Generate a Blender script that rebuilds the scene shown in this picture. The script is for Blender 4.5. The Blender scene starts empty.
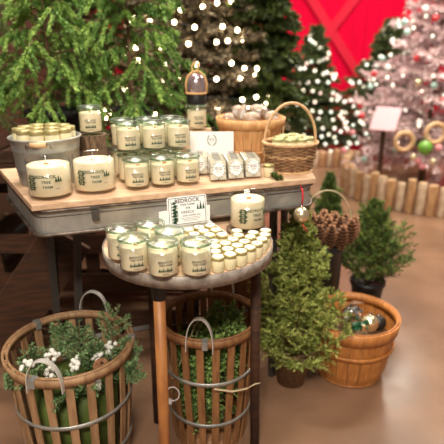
import bpy, bmesh, math, random
import numpy as np
from mathutils import Vector, Matrix, Euler
random.seed(7); RS = np.random.RandomState(5)
S = bpy.context.scene; COL = S.collection
PI = math.pi; sin, cos = math.sin, math.cos
T_ = Matrix.Translation
def RZ(a): return Matrix.Rotation(a, 4, 'Z')
def RX(a): return Matrix.Rotation(a, 4, 'X')
def RY(a): return Matrix.Rotation(a, 4, 'Y')

# ------------------------------------------------------------------ camera
CAMZ = 1.38; PITCH = math.radians(19.5); FPX = 500.0
cam = bpy.data.cameras.new('camera'); co = bpy.data.objects.new('camera', cam); COL.objects.link(co)
co.location = (0, 0, CAMZ); co.rotation_euler = (PI/2 - PITCH, 0, 0)
cam.sensor_width = 36; cam.lens = 36*FPX/444; cam.clip_start = .05; cam.clip_end = 60
cam.dof.use_dof = True; cam.dof.focus_distance = 1.43; cam.dof.aperture_fstop = 2.6; cam.dof.aperture_blades = 0
S.camera = co
S.view_settings.view_transform = 'Standard'; S.view_settings.look = 'None'; S.view_settings.exposure = 0.5; S.view_settings.gamma = 1
def ground(x, y, z):
    u = (x-222)/FPX; v = (y-222)/FPX
    d = (CAMZ-z)/(sin(PITCH)+v*cos(PITCH))
    return Vector((u*d, d*(cos(PITCH)-v*sin(PITCH)), z))

# ------------------------------------------------------------------ materials
def ramp_mix(nt, fac, c1, c2, lo=.35, hi=.65):
    r = nt.nodes.new('ShaderNodeValToRGB'); r.color_ramp.elements[0].position = lo; r.color_ramp.elements[1].position = hi
    r.color_ramp.elements[0].color = (*c1, 1); r.color_ramp.elements[1].color = (*c2, 1)
    nt.links.new(fac, r.inputs[0]); return r.outputs[0]
def mat(name, c, rough=.6, metal=0, c2=None, scale=20, stretch=(1,1,1), bump=0, lo=.35, hi=.65, emit=0, coat=0, sss=0, detail=4, spec=.5):
    m = bpy.data.materials.new(name); m.use_nodes = True; nt = m.node_tree; b = nt.nodes['Principled BSDF']
    b.inputs['Base Color'].default_value = (*c, 1); b.inputs['Roughness'].default_value = rough; b.inputs['Metallic'].default_value = metal
    b.inputs['Specular IOR Level'].default_value = spec
    if coat: b.inputs['Coat Weight'].default_value = coat
    if sss: b.inputs['Subsurface Weight'].default_value = sss; b.inputs['Subsurface Radius'].default_value = (.01, .006, .003)
    if emit:
        b.inputs['Emission Color'].default_value = (*c, 1); b.inputs['Emission Strength'].default_value = emit
    if c2 or bump:
        tc = nt.nodes.new('ShaderNodeTexCoord'); mp = nt.nodes.new('ShaderNodeMapping'); mp.inputs['Scale'].default_value = stretch
        nz = nt.nodes.new('ShaderNodeTexNoise'); nz.inputs['Scale'].default_value = scale; nz.inputs['Detail'].default_value = detail
        nt.links.new(tc.outputs['Object'], mp.inputs[0]); nt.links.new(mp.outputs[0], nz.inputs['Vector'])
        if c2: nt.links.new(ramp_mix(nt, nz.outputs['Fac'], c, c2, lo, hi), b.inputs['Base Color'])
        if bump:
            bp = nt.nodes.new('ShaderNodeBump'); bp.inputs['Strength'].default_value = bump; bp.inputs['Distance'].default_value = .004
            nt.links.new(nz.outputs['Fac'], bp.inputs['Height']); nt.links.new(bp.outputs[0], b.inputs['Normal'])
    return m
def leafmat(name, c1, c2, c3=None, rough=.55):
    m = bpy.data.materials.new(name); m.use_nodes = True; nt = m.node_tree; b = nt.nodes['Principled BSDF']; b.inputs['Roughness'].default_value = rough
    b.inputs['Specular IOR Level'].default_value = .3
    g = nt.nodes.new('ShaderNodeNewGeometry'); tc = nt.nodes.new('ShaderNodeTexCoord')
    nz = nt.nodes.new('ShaderNodeTexNoise'); nz.inputs['Scale'].default_value = 14; nt.links.new(tc.outputs['Object'], nz.inputs['Vector'])
    ad = nt.nodes.new('ShaderNodeMath'); ad.operation = 'ADD'; nt.links.new(g.outputs['Random Per Island'], ad.inputs[0]); nt.links.new(nz.outputs['Fac'], ad.inputs[1])
    ml = nt.nodes.new('ShaderNodeMath'); ml.operation = 'MULTIPLY'; ml.inputs[1].default_value = .5; nt.links.new(ad.outputs[0], ml.inputs[0])
    nt.links.new(ramp_mix(nt, ml.outputs[0], c1, c2, .25, .75), b.inputs['Base Color'])
    return m
def glassmat(name, tint=(1,1,1), refl=1.0, rough=.03, add=0.04):
    m = bpy.data.materials.new(name); m.use_nodes = True; nt = m.node_tree; nt.nodes.clear()
    o = nt.nodes.new('ShaderNodeOutputMaterial'); t = nt.nodes.new('ShaderNodeBsdfTransparent'); t.inputs[0].default_value = (*tint, 1)
    g = nt.nodes.new('ShaderNodeBsdfGlossy'); g.inputs['Roughness'].default_value = rough
    f = nt.nodes.new('ShaderNodeLayerWeight'); f.inputs['Blend'].default_value = .5
    pw = nt.nodes.new('ShaderNodeMath'); pw.operation = 'POWER'; pw.inputs[1].default_value = 4.5; nt.links.new(f.outputs['Facing'], pw.inputs[0])
    a = nt.nodes.new('ShaderNodeMath'); a.operation = 'MULTIPLY_ADD'; a.inputs[1].default_value = refl*.55; a.inputs[2].default_value = add; a.use_clamp = True
    mx = nt.nodes.new('ShaderNodeMixShader'); nt.links.new(pw.outputs[0], a.inputs[0]); nt.links.new(a.outputs[0], mx.inputs[0])
    nt.links.new(t.outputs[0], mx.inputs[1]); nt.links.new(g.outputs[0], mx.inputs[2]); nt.links.new(mx.outputs[0], o.inputs[0])
    return m
M = dict(
 wax=mat('cream_wax', (.86,.74,.50), .45, c2=(.90,.80,.60), scale=30, spec=.4),
 jarwax=mat('small_jar_wax', (.80,.72,.46), .3, coat=.5),
 wax_small=mat('pale_wax', (.86,.82,.66), .45),
 glass=glassmat('clear_glass', (.985,.99,.985), 1.0, .04, .035), lidglass=glassmat('lid_glass', (.93,.97,.94), 1.3, .30, .11),
 rimglass=glassmat('green_glass_rim', (.76,.88,.77), 1.4, .15, .14), cello=glassmat('cellophane', (.93,.93,.93), 1.6, .12, .12),
 ink=mat('dark_ink', (.035,.03,.03), .8), green_ink=mat('green_ink', (.010,.06,.022), .8), paper=mat('white_paper', (.88,.88,.88), .7),
 wick=mat('wooden_wick', (.75,.36,.16), .8), gold_lid=mat('gold_lid', (.50,.43,.20), .4, .5),
 plank=mat('pine_plank', (.72,.50,.34), .6, c2=(.52,.33,.20), scale=9, stretch=(1,9,9), bump=.25),
 zinc=mat('galvanized_zinc', (.50,.50,.47), .42, .55, c2=(.30,.31,.30), scale=11, bump=.08),
 zinc_dark=mat('weathered_shaded_zinc', (.22,.18,.15), .5, .6, c2=(.07,.05,.04), scale=30),  # zinc darkened to carry the shadow line below the plank edge
 stone=mat('grey_metal_band', (.42,.37,.33), .55, .3, c2=(.24,.20,.175), scale=45, bump=.15),
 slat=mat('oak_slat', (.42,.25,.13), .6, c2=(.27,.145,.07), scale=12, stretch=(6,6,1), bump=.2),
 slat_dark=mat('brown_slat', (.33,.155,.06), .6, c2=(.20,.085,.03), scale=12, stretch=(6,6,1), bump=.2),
 bushel=mat('orange_veneer', (.58,.235,.06), .5, c2=(.42,.15,.035), scale=14, stretch=(5,5,1), bump=.15),
 bushel_pale=mat('honey_veneer', (.72,.42,.19), .5, c2=(.55,.28,.11), scale=14, stretch=(5,5,1), bump=.15),
 wicker=mat('brown_wicker', (.42,.24,.12), .6, c2=(.22,.11,.05), scale=60), wicker_pale=mat('pale_cane', (.75,.50,.28), .55, c2=(.58,.34,.17), scale=50),
 pole=mat('orange_wood_pole', (.48,.20,.06), .5, c2=(.34,.13,.04), scale=10, stretch=(5,5,1)),
 black=mat('black_metal', (.012,.012,.013), .45), pot=mat('black_plastic', (.015,.015,.016), .4), legmetal=mat('dull_steel', (.12,.11,.10), .5, .6),
 darkwood=mat('dark_brown_wood', (.075,.028,.010), .7, c2=(.030,.011,.005), scale=8, stretch=(1,1,8)),
 redwood=mat('reddish_wood', (.30,.12,.045), .6, c2=(.16,.06,.022), scale=9, stretch=(8,1,1)),
 bark=mat('bark', (.22,.14,.085), .9, c2=(.08,.05,.03), scale=50, stretch=(2,2,.5), bump=.9), cutwood=mat('cut_wood', (.72,.50,.30), .7, c2=(.55,.35,.18), scale=20),
 burlap=mat('burlap', (.30,.19,.10), .9, c2=(.20,.12,.06), scale=80, bump=.5),
 silver=mat('silver_gloss', (.75,.74,.72), .15, 1), goldball=mat('champagne_gloss', (.82,.70,.46), .28, .85), ribbon=mat('red_ribbon', (.65,.01,.02), .4),
 bow=mat('dark_green_satin', (.01,.09,.035), .3), cone=mat('pinecone_scale', (.42,.20,.10), .75, c2=(.20,.09,.04), scale=60), conedark=mat('pinecone_core', (.05,.022,.012), .8),
 berry=mat('white_berry', (.85,.84,.78), .4), twig=mat('twig', (.16,.09,.045), .8), reed=mat('split_reed', (.62,.50,.32), .6),
 copper=mat('iridescent_foil', (.70,.52,.50), .2, .8, c2=(.50,.42,.50), scale=25), jute=mat('jute_cord', (.62,.38,.16), .8),
 dryleaf=mat('dry_leaf', (.25,.13,.07), .6),
 bulb=mat('warm_bulb', (1,.76,.48), emit=14), bulbw=mat('soft_white_bulb', (1,.90,.74), emit=1.15), lamp=mat('added_lamp_panel', (1,.93,.82), emit=3),
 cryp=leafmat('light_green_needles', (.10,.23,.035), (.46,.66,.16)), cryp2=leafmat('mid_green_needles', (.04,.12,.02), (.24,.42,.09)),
 jun=leafmat('juniper_green', (.07,.12,.022), (.38,.44,.10)), jun2=leafmat('deep_juniper_green', (.05,.10,.025), (.15,.22,.06)), junlt=leafmat('yellow_green_tips', (.34,.40,.09), (.62,.66,.22)),
 fir=leafmat('dark_fir', (.025,.055,.012), (.13,.17,.035)), fird=leafmat('very_dark_fir', (.03,.055,.02), (.12,.15,.05)),
 silverfol=leafmat('frosted_brown_foliage', (.06,.045,.028), (.38,.31,.20)), pinkfol=leafmat('pink_flocked_foliage', (.62,.42,.42), (.90,.76,.77)),
 box=leafmat('boxwood_green', (.06,.14,.03), (.34,.48,.14)), sprig=leafmat('fir_sprig', (.06,.15,.05), (.30,.44,.20)),
)

def vary(m, cols):
    nt=m.node_tree; oi=nt.nodes.new('ShaderNodeObjectInfo'); r=nt.nodes.new('ShaderNodeValToRGB'); r.color_ramp.interpolation='CONSTANT'
    for i,c in enumerate(cols):
        e=r.color_ramp.elements[i] if i<2 else r.color_ramp.elements.new(i/len(cols)); e.position=i/len(cols); e.color=(*c,1)
    nt.links.new(oi.outputs['Random'],r.inputs[0]); nt.links.new(r.outputs[0],nt.nodes['Principled BSDF'].inputs['Emission Color'])
vary(M['bulbw'],[(.9,.85,.62),(.75,.72,.55),(1,.93,.8),(.55,.75,.62),(.8,.78,.7),(.95,.6,.5)])
# ------------------------------------------------------------------ mesh helpers
class MB:
    def __init__(s): s.v=[]; s.f=[]; s.m=[]; s.s=[]
    def add(s, vs, fs, mi=0, sm=False, X=None):
        o = len(s.v)
        s.v += [tuple(X @ Vector(p)) for p in vs] if X else [tuple(p) for p in vs]
        for f in fs: s.f.append(tuple(i+o for i in f)); s.m.append(mi); s.s.append(sm)
        return s
    def box(s, c, d, mi=0, X=None):
        x,y,z = c; a,b,h = d[0]/2, d[1]/2, d[2]/2
        vs = [(x+i*a, y+j*b, z+k*h) for k in (-1,1) for j in (-1,1) for i in (-1,1)]
        return s.add(vs, [(0,2,3,1),(4,5,7,6),(0,1,5,4),(2,6,7,3),(0,4,6,2),(1,3,7,5)], mi, False, X)
    def prism(s, poly, z0, z1, mi=0, X=None):
        n = len(poly); vs = [(p[0],p[1],z0) for p in poly]+[(p[0],p[1],z1) for p in poly]
        fs = [tuple(range(n-1,-1,-1)), tuple(range(n,2*n))]+[(i,(i+1)%n,n+(i+1)%n,n+i) for i in range(n)]
        return s.add(vs, fs, mi, False, X)
    def lathe(s, pr, seg=32, mi=0, X=None, loop=False, sm=True, a0=0, a1=2*PI, jit=0):
        full = abs(a1-a0-2*PI) < 1e-6; n = seg if full else seg+1; vs=[]; fs=[]; k=len(pr)
        for i in range(n):
            a = a0+(a1-a0)*i/seg; q = 1+jit*random.uniform(-1,1)
            for r,z in pr: vs.append((r*q*cos(a), r*q*sin(a), z))
        for i in range(seg):
            i2 = (i+1)%n
            for j in range(k if loop else k-1):
                j2 = (j+1)%k; fs.append((i*k+j, i2*k+j, i2*k+j2, i*k+j2))
        if not full and loop: fs += [tuple(range(k)), tuple(range((n-1)*k+k-1,(n-1)*k-1,-1))]
        return s.add(vs, fs, mi, sm, X)
    def tube(s, pts, r, seg=8, mi=0, X=None, sm=True, closed=False, flat=None):
        P = [Vector(p) for p in pts]; n=len(P); R = r if isinstance(r,(list,tuple)) else [r]*n; vs=[]; fs=[]
        up=None
        for i in range(n):
            if closed: t = (P[(i+1)%n]-P[i-1]).normalized()
            else: t = (P[min(i+1,n-1)]-P[max(i-1,0)]).normalized()
            if up is None:
                up = Vector((0,0,1)) if abs(t.z)<.9 else Vector((1,0,0))
            a = t.cross(up).normalized(); b = a.cross(t).normalized(); up = b
            for j in range(seg):
                w = 2*PI*j/seg; fl = flat or (1,1)
                vs.append(P[i]+a*(R[i]*fl[0]*cos(w))+b*(R[i]*fl[1]*sin(w)))
        m = n if closed else n-1
        for i in range(m):
            i2=(i+1)%n
            for j in range(seg): fs.append((i*seg+j, i*seg+(j+1)%seg, i2*seg+(j+1)%seg, i2*seg+j))
        if not closed: fs += [tuple(range(seg-1,-1,-1)), tuple(range((n-1)*seg, n*seg))]
        return s.add(vs, fs, mi, sm, X)
    def sphere(s, c, r, seg=16, mi=0, sc=(1,1,1), X=None):
        k = max(4, seg//2); vs=[]; fs=[]
        for i in range(k+1):
            ph = PI*i/k
            for j in range(seg): vs.append((c[0]+r*sc[0]*sin(ph)*cos(2*PI*j/seg), c[1]+r*sc[1]*sin(ph)*sin(2*PI*j/seg), c[2]-r*sc[2]*cos(ph)))
        for i in range(k):
            for j in range(seg): fs.append((i*seg+j, i*seg+(j+1)%seg, (i+1)*seg+(j+1)%seg, (i+1)*seg+j))
        return s.add(vs, fs, mi, True, X)
    def build(s, name, mats, parent=None, bevel=0):
        me = bpy.data.meshes.new(name); me.from_pydata(s.v, [], s.f)
        if not isinstance(mats,(list,tuple)): mats=[mats]
        for m in mats: me.materials.append(m)
        me.polygons.foreach_set('material_index', s.m); me.polygons.foreach_set('use_smooth', s.s)
        bm = bmesh.new(); bm.from_mesh(me); bmesh.ops.remove_doubles(bm, verts=bm.verts, dist=1e-6); bmesh.ops.recalc_face_normals(bm, faces=bm.faces)
        if bevel:
            bmesh.ops.bevel(bm, geom=[e for e in bm.edges if len(e.link_faces)==2 and e.calc_face_angle(0)>.6], offset=bevel, segments=2, affect='EDGES', profile=.6)
        bm.to_mesh(me); bm.free()
        o = bpy.data.objects.new(name, me); COL.objects.link(o)
        if parent: o.parent = parent
        return o
def tag(o, label=None, cat=None, group=None, kind=None):
    if label: o['label']=label
    if cat: o['category']=cat
    if group: o['group']=group
    if kind: o['kind']=kind
    return o
def thing(name, loc, label, cat, group=None, rz=0):
    o = bpy.data.objects.new(name, None); COL.objects.link(o); o.location = loc; o.rotation_euler=(0,0,rz); o.empty_display_size=.02
    return tag(o, label, cat, group)
def dup(root, loc, rz, label, group=None, rot=None):
    r = root.copy(); COL.objects.link(r); r.location = loc; r.rotation_euler = rot or (0,0,rz); r['label']=label
    if group: r['group']=group
    for ch in list(root.children):
        c = ch.copy(); COL.objects.link(c); c.parent = r
        for g in list(ch.children):
            d = g.copy(); COL.objects.link(d); d.parent = c
    return r
def struct(o): o['kind']='structure'; return o

def quads(name, P, mats, parent=None, mi=None):
    """P (N,4,3) -> one mesh of separate quads"""
    P = np.asarray(P, dtype=np.float32); N = len(P); me = bpy.data.meshes.new(name)
    me.vertices.add(4*N); me.vertices.foreach_set('co', P.ravel()); me.loops.add(4*N); me.loops.foreach_set('vertex_index', np.arange(4*N, dtype=np.int32))
    me.polygons.add(N); me.polygons.foreach_set('loop_start', np.arange(0,4*N,4, dtype=np.int32))
    for m in (mats if isinstance(mats,(list,tuple)) else [mats]): me.materials.append(m)
    if mi is not None: me.polygons.foreach_set('material_index', np.asarray(mi, dtype=np.int32))
    me.update(calc_edges=True); me.validate()
    o = bpy.data.objects.new(name, me); COL.objects.link(o)
    if parent: o.parent = parent
    return o
def unit(a): return a/np.maximum(np.linalg.norm(a, axis=-1, keepdims=True), 1e-9)
def needles(segs, per, L, W, ang=.7, lj=.25, belly=.45):
    """needle-shaped blades around twig segments"""
    segs = np.asarray(segs, dtype=float); A = np.repeat(segs[:,0], per, 0); B = np.repeat(segs[:,1], per, 0); n=len(A)
    t = RS.rand(n,1); P = A+(B-A)*t; ax = unit(B-A); r = RS.randn(n,3); r -= (r*ax).sum(1,keepdims=True)*ax; r = unit(r)
    an = ang*(.7+.6*RS.rand(n,1)); D = ax*np.cos(an)+r*np.sin(an); Ls = L*(1-lj+2*lj*RS.rand(n,1))
    sd = unit(np.cross(D, RS.randn(n,3)))*W/2
    return np.stack([P, P+D*Ls*belly+sd, P+D*Ls, P+D*Ls*belly-sd], 1)

def tree_segs(z0, z1, R, n, twn=8, twl=.4, el=.1, droop=.4, pw=.85, rmin=.05, k=5, sub=0, subl=.35, seed=1, tws=.9, twdown=.0):
    rn = random.Random(seed); br=[]; tw=[]
    for i in range(n):
        t = (i+rn.random())/n; z = z0+(z1-z0)*t; L = (R*(1-t)**pw+rmin)*rn.uniform(.62,1.12); a = i*2.39996+rn.uniform(-.3,.3)
        e = el*(1+1.5*t)+rn.uniform(-.12,.12); d = Vector((cos(a),sin(a),0)); side = Vector((-sin(a),cos(a),0))
        pts=[Vector((0,0,z))+d*(L*s*cos(e))+Vector((0,0,L*s*sin(e)-droop*L*s*s)) for s in [j/k for j in range(k+1)]]
        br.append(pts)
        for j in range(twn):
            s = .18+.82*(j+rn.random()*.8)/twn; f = s*k; q = min(int(f),k-1); p = pts[q].lerp(pts[q+1], f-q); fw = (pts[q+1]-pts[q]).normalized()
            sg = 1 if j%2 else -1; dr = (fw*.8+side*sg*tws*rn.uniform(.5,1.2)+Vector((0,0,rn.uniform(-.35,.3)-twdown))).normalized()
            l = L*twl*(1.15-.7*s)*rn.uniform(.7,1.2); e2 = p+dr*l+Vector((0,0,-twdown*l*.3)); tw.append((p,e2))
            for m in range(sub):
                u = (m+.6)/sub; p2 = p.lerp(e2,u); d2 = (dr*.8+Vector((rn.uniform(-1,1),rn.uniform(-1,1),rn.uniform(-.6,.9)))*.75).normalized()
                tw.append((p2, p2+d2*l*subl*(1.2-.6*u)))
        tw.append((pts[-2],pts[-1]+(pts[-1]-pts[-2])*.3))
    return br, tw
def tree(name, loc, label, cat, group, H, z0, seg, per, nl, nw, ang, mfol, trunk=.02, pot=None, mtrunk='twig', minor=None, branch_r=.004):
    """seg: kwargs for tree_segs ; H total height"""
    t = thing(name, loc, label, cat, group)
    br, tw = tree_segs(z0, H, **seg)
    segs = [(tuple(a),tuple(b)) for a,b in tw]
    Q = needles(segs, per, nl, nw, ang); mats=[mfol]; mi=None
    fo = quads('foliage', Q, mats if not minor else [mfol, minor[0]], t, None if not minor else (RS.rand(len(segs))<minor[1]).astype(np.int32).repeat(per))
    mb = MB(); mb.tube([(0,0,.02 if not pot else pot[2]*.6),(0,0,z0),(0,0,(z0+H)/2),(0,0,H)], [trunk,trunk*.9,trunk*.5,trunk*.12], 10)
    mb.build('trunk', M[mtrunk], t)
    mb = MB()
    for p in br: mb.tube(p, [branch_r*(1-.8*i/len(p)) for i in range(len(p))], 4)
    mb.build('branches', M[mtrunk], t)
    if pot:
        r1, r0, h, mm, nm = pot; mb = MB()
        mb.lathe([(0,0),(r0,0),(r1*.98,h*.86),(r1*1.06,h*.87),(r1*1.06,h),(r1*.96,h),(r1*.93,h*.9),(0,h*.88)], 40); mb.build(nm, mm, t)
    return t

# ------------------------------------------------------------------ lettering
_tc = {}
def text_geo(txt, size, sp=1.0):
    key=(txt,size,sp)
    if key in _tc: return _tc[key]
    c = bpy.data.curves.new('t','FONT'); c.body=txt; c.size=size; c.align_x='CENTER'; c.align_y='CENTER'; c.resolution_u=2; c.space_character=sp; c.offset=size*.018
    o = bpy.data.objects.new('t',c); COL.objects.link(o); dg = bpy.context.evaluated_depsgraph_get()
    me = bpy.data.meshes.new_from_object(o.evaluated_get(dg)); vs=[(v.co.x,v.co.y) for v in me.vertices]; fs=[tuple(p.vertices) for p in me.polygons]
    bpy.data.objects.remove(o); bpy.data.meshes.remove(me); bpy.data.curves.remove(c); _tc[key]=(vs,fs); return vs,fs
def fir_icon(x, y, w, h):
    vs=[]; fs=[]
    for k in range(4):
        b = y+h*k*.22; ww = w*(1-k*.23)/2; o=len(vs); vs += [(x-ww,b),(x+ww,b),(x,b+h*.36)]; fs.append((o,o+1,o+2))
    return vs,fs
def bough_icon(x, y, h, s=1):
    vs=[]; fs=[]
    for k in range(7):
        yy = y+h*k/7; l = h*(.34 if k%2 else .24)
        for dy in (-.05,.03,.09):
            o=len(vs); vs += [(x,yy),(x+s*l,yy-h*.05+dy*h),(x+s*l*.5,yy+h*.035+dy*h*.5)]; fs.append((o,o+1,o+2))
    o=len(vs); vs += [(x-.0006,y-.002),(x+.0012,y),(x+.0008,y+h),(x-.0004,y+h)]; fs.append((o,o+1,o+2,o+3))
    return vs,fs
class Print:
    """flat printing, later wrapped on a cylinder or laid on a face"""
    def __init__(s): s.i=[]
    def text(s,t,x,y,size,mi=0,sp=1.0):
        vs,fs=text_geo(t,size,sp); s.i.append(([(a+x,b+y) for a,b in vs],fs,mi)); return s
    def shape(s,g,mi=1): s.i.append((g[0],g[1],mi)); return s
    def rect(s,x,y,w,h,mi=0): s.i.append(([(x-w/2,y-h/2),(x+w/2,y-h/2),(x+w/2,y+h/2),(x-w/2,y+h/2)],[(0,1,2,3)],mi)); return s
    def wrap(s,mb,r,z):
        for vs,fs,mi in s.i: mb.add([(r*sin(x/r),-r*cos(x/r),z+y) for x,y in vs],fs,mi)
    def flat(s,mb,X):
        for vs,fs,mi in s.i: mb.add([(x,0,y) for x,y in vs],fs,mi,False,X)
def small_logo(sc=1):
    p = Print(); p.text('BEDROCK',0,.0105*sc,.0078*sc,0,1.08).text('TREE FARM',0,.003*sc,.0066*sc,0,1.05)
    for x,w,h in ((-.0155,.007,.009),(-.0105,.006,.007),(-.0055,.008,.011),(0,.006,.008),(.005,.008,.0115),(.010,.006,.0075),(.015,.007,.010)): p.shape(fir_icon(x*sc,-.0145*sc,w*sc,h*sc))
    p.rect(0,-.0145*sc,.037*sc,.0018*sc,1); p.rect(0,-.0215*sc,.017*sc,.0011*sc,0)
    return p
def big_logo():
    p = Print(); p.text('BEDROCK',.002,.016,.0128,2,1.08).text('TREE',.004,.001,.0115,2,1.1).text('FARM',.008,-.014,.0105,2,1.1)
    p.shape(bough_icon(-.040,-.022,.046)); p.shape(bough_icon(-.040,-.022,.046,-1))
    for x,w,h in ((.033,.009,.016),(.040,.010,.020),(.047,.009,.014)): p.shape(fir_icon(x,.000,w,h))
    p.rect(.036,-.020,.012,.0012,0); return p

# ------------------------------------------------------------------ room
FL = mat('polished_concrete', (.28,.16,.10), .24, c2=(.18,.10,.06), scale=2.2, bump=.05, detail=8)
mb = MB(); mb.box((1,3.5,-.05),(10,13,.1)); struct(mb.build('floor', FL))
red = mat('red_painted_boards', (.74,.001,.042), .8, spec=.08, c2=(.66,.001,.034), scale=3, stretch=(12,1,.4))
mb = MB()
for i in range(50): mb.box((-3.9+i*.2,8.25,1.9),(.196,.06,3.8))
mb.box((1,8.32,1.9),(10,.06,3.8)); struct(mb.build('wall_back', red))
mb = MB()
for (x0,za,x1,zb) in ((1.05,2.42,2.75,-.12+.25),(2.28,2.42,.55,.13)):
    l = math.hypot(x1-x0,zb-za); a = math.atan2(zb-za,x1-x0); mb.box((0,0,0),(l,.04,.13),0,T_(Vector(((x0+x1)/2,8.19 if zb==.13 and x0<x1 else 8.17,(za+zb)/2)))@RY(-a))
mb.box((1.65,8.19,2.48),(2.6,.05,.13)); mb.box((1.65,8.19,.08),(2.6,.05,.13)); mb.box((2.98,8.19,1.28),(.13,.05,2.5)); mb.box((.33,8.19,1.28),(.13,.05,2.5))
struct(mb.build('trim_1', mat('faded_red_brace', (.66,.02,.05), .8, spec=.1)))
mb = MB()
for i in range(33): mb.box((-1.95,.1+i*.25,1.9),(.05,.245,3.8))
mb.box((-2.0,4.1,1.9),(.05,8.3,3.8)); struct(mb.build('wall_left', M['darkwood']))
mb = MB(); mb.box((1,2.8,3.85),(10,11.5,.1))
for i in range(10): mb.box((1,-1.9+i*1.1,3.74),(10,.1,.14))
struct(mb.build('ceiling', mat('ceiling_boards',(.30,.22,.15),.8)))

# ------------------------------------------------------------------ plank table with galvanized apron
ZT = .95
A0 = Vector((-.544,1.358)); A1 = Vector((.322,1.665)); E = (A1-A0).normalized(); Nn = Vector((-E.y,E.x)); A2 = Vector((.34,2.20)); A3 = Vector((-.82,1.80))
tb = thing('display_table', (0,1.75,0), 'wooden plank-topped table with a galvanized metal apron carrying the candle display', 'table')
tb.location=(0,0,0)
quad = [A0,A1,A2,A3]
def inset(d):
    c = sum(quad, Vector((0,0)))/4; out=[]
    n=4
    for i in range(4):
        p=quad[i]; a=(quad[i]-quad[i-1]).normalized(); b=(quad[(i+1)%4]-quad[i]).normalized(); na=Vector((-a.y,a.x)); nb=Vector((-b.y,b.x))
        q=p+(na+nb)/(1+na.dot(nb))*d; out.append((q.x,q.y))
    return out
mb = MB(); mb.prism([tuple(p) for p in quad], ZT-.020, ZT); mb.build('tabletop', M['plank'], tb, .004)
def rounded(poly, r, k=5):
    out=[]; n=len(poly)
    for i in range(n):
        p=Vector(poly[i]); a=(Vector(poly[i-1])-p).normalized()*r; b=(Vector(poly[(i+1)%n])-p).normalized()*r
        for j in range(k+1):
            t=j/k; out.append(tuple((p+a)*(1-t)**2+p*2*t*(1-t)+(p+b)*t*t))
    return out
ap_ = rounded(inset(.012),.04)
mb = MB(); mb.prism(ap_, ZT-.098, ZT-.020); mb.build('apron', M['zinc'], tb)
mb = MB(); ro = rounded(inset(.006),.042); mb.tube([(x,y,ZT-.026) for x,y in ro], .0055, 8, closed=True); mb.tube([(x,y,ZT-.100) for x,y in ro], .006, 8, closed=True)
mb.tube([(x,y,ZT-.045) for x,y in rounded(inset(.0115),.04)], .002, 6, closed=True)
mb.build('rolled_edge_shadow_line', M['zinc_dark'], tb)  # rolled metal edge, coloured dark to paint the shade under the plank
def tp(s,n,z): q = A0+E*s+Nn*n; return Vector((q.x,q.y,z))
la = math.atan2(E.y,E.x)
mb = MB(); X = T_(tp(.176,.003,ZT-.05))@RZ(la)
mb.box((0,-.002,0),(.022,.006,.034),0,X); mb.box((0,-.007,.006),(.014,.006,.014),0,X); mb.tube([(-.006,-.010,.0),(-.006,-.012,-.012),(.006,-.012,-.012),(.006,-.010,0)],.0016,6,0,X); mb.box((0,-.001,.024),(.028,.005,.008),0,X)
tag(mb.build('latch', M['legmetal'], tb, .0008), 'small metal toggle latch')
for a,b,c,d in ((-.53,1.74,-.60,1.76),(.20,1.86,.22,1.86),(-.66,1.80,-.70,1.84),(.27,2.08,.29,2.1)):
    mb = MB(); mb.tube([(a,b,ZT-.1),(c,d,.0)], .016, 4, sm=False); mb.build('leg', M['legmetal'], tb)
mb = MB(); mb.tube([(-.50,1.63,.34),(.26,1.9,.34)], .012, 4, sm=False); mb.build('stretcher', M['legmetal'], tb)

# ------------------------------------------------------------------ candle jars
R0=.0395; H0=.099
def make_jar(label, group, loc, rz, r=R0, h=H0, sc=1.0, lid=True):
    t = thing('candle_jar', loc, label, 'candle', group, rz)
    mb = MB(); mb.lathe([(0,.0005),(r*.90,.0005),(r*.985,.004),(r,.010),(r,h*.865)], 40)
    mb.lathe([(r,h*.865),(r*.955,h*.868),(r*.955,.014),(r*.9,.0115),(0,.0115)], 40)
    mb.build('glass', M['glass'], t)
    mb = MB(); mb.lathe([(0,.0125),(r*.90,.0125),(r*.93,.016),(r*.93,h*.75),(r*.9,h*.765),(0,h*.765)], 40); mb.build('wax', M['wax'], t)
    if lid:
        mb = MB(); mb.lathe([(0,h*.875),(r*.90,h*.875),(r*.90,h*.90),(r*1.03,h*.905),(r*1.03,h*.95),(r*.98,h*.965),(r*.80,h*.97),(r*.74,h*.995),(0,h)], 40)
        ld = mb.build('lid', M['lidglass'], t)
        mb = MB(); mb.lathe([(r*.93,h*.885),(r*1.045,h*.90),(r*1.06,h*.925),(r*1.045,h*.95),(r*.97,h*.962),(r*.93,h*.93)], 40, loop=True); tag(mb.build('lid_rim', M['rimglass'], ld), 'thick green-tinted glass rim')
    else:
        mb = MB(); mb.lathe([(r*.955,h*.862),(r*1.0,h*.875),(r*.955,h*.88)],40,loop=True); mb.build('lip', M['lidglass'], t)
    mb = MB(); mb.box((.004,-r*.35,h*.765+.002),(.012,.0016,.006)); mb.build('wick', M['wick'], t)
    mb = MB(); small_logo(sc).wrap(mb, r+.0004, h*.42); mb.build('printed_label', [M['ink'],M['green_ink']], t)
    return t
p0 = ground(137.5,187.8,ZT); G1='lidded jar candles stacked on the plank table'
first=None
cn=['left','middle','right']
for tier in (0,1):
    for row in ((0,1,2) if tier==0 else (1,2)):
        for c in range(3):
            p = p0 + Vector((E.x,E.y,0))*(.0835*c) + Vector((-.034,.0815,0))*row; p.z = ZT+tier*(H0+.0005)
            if tier==0 and row==0: lab=f'lidded cream candle jar on the plank table, {cn[c]} one of the front row'
            elif tier==0: lab=f'lidded cream candle jar in the bottom layer, {"second" if row==1 else "rear"} row, {cn[c]} column'
            else: lab=f'lidded cream candle jar stacked in the upper layer, {"front" if row==1 else "rear"} row, {cn[c]} column'
            rz = math.radians(random.uniform(12,22))
            if first is None: first = make_jar(lab,G1,p,rz)
            else: dup(first,p,rz,lab,G1)
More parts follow.
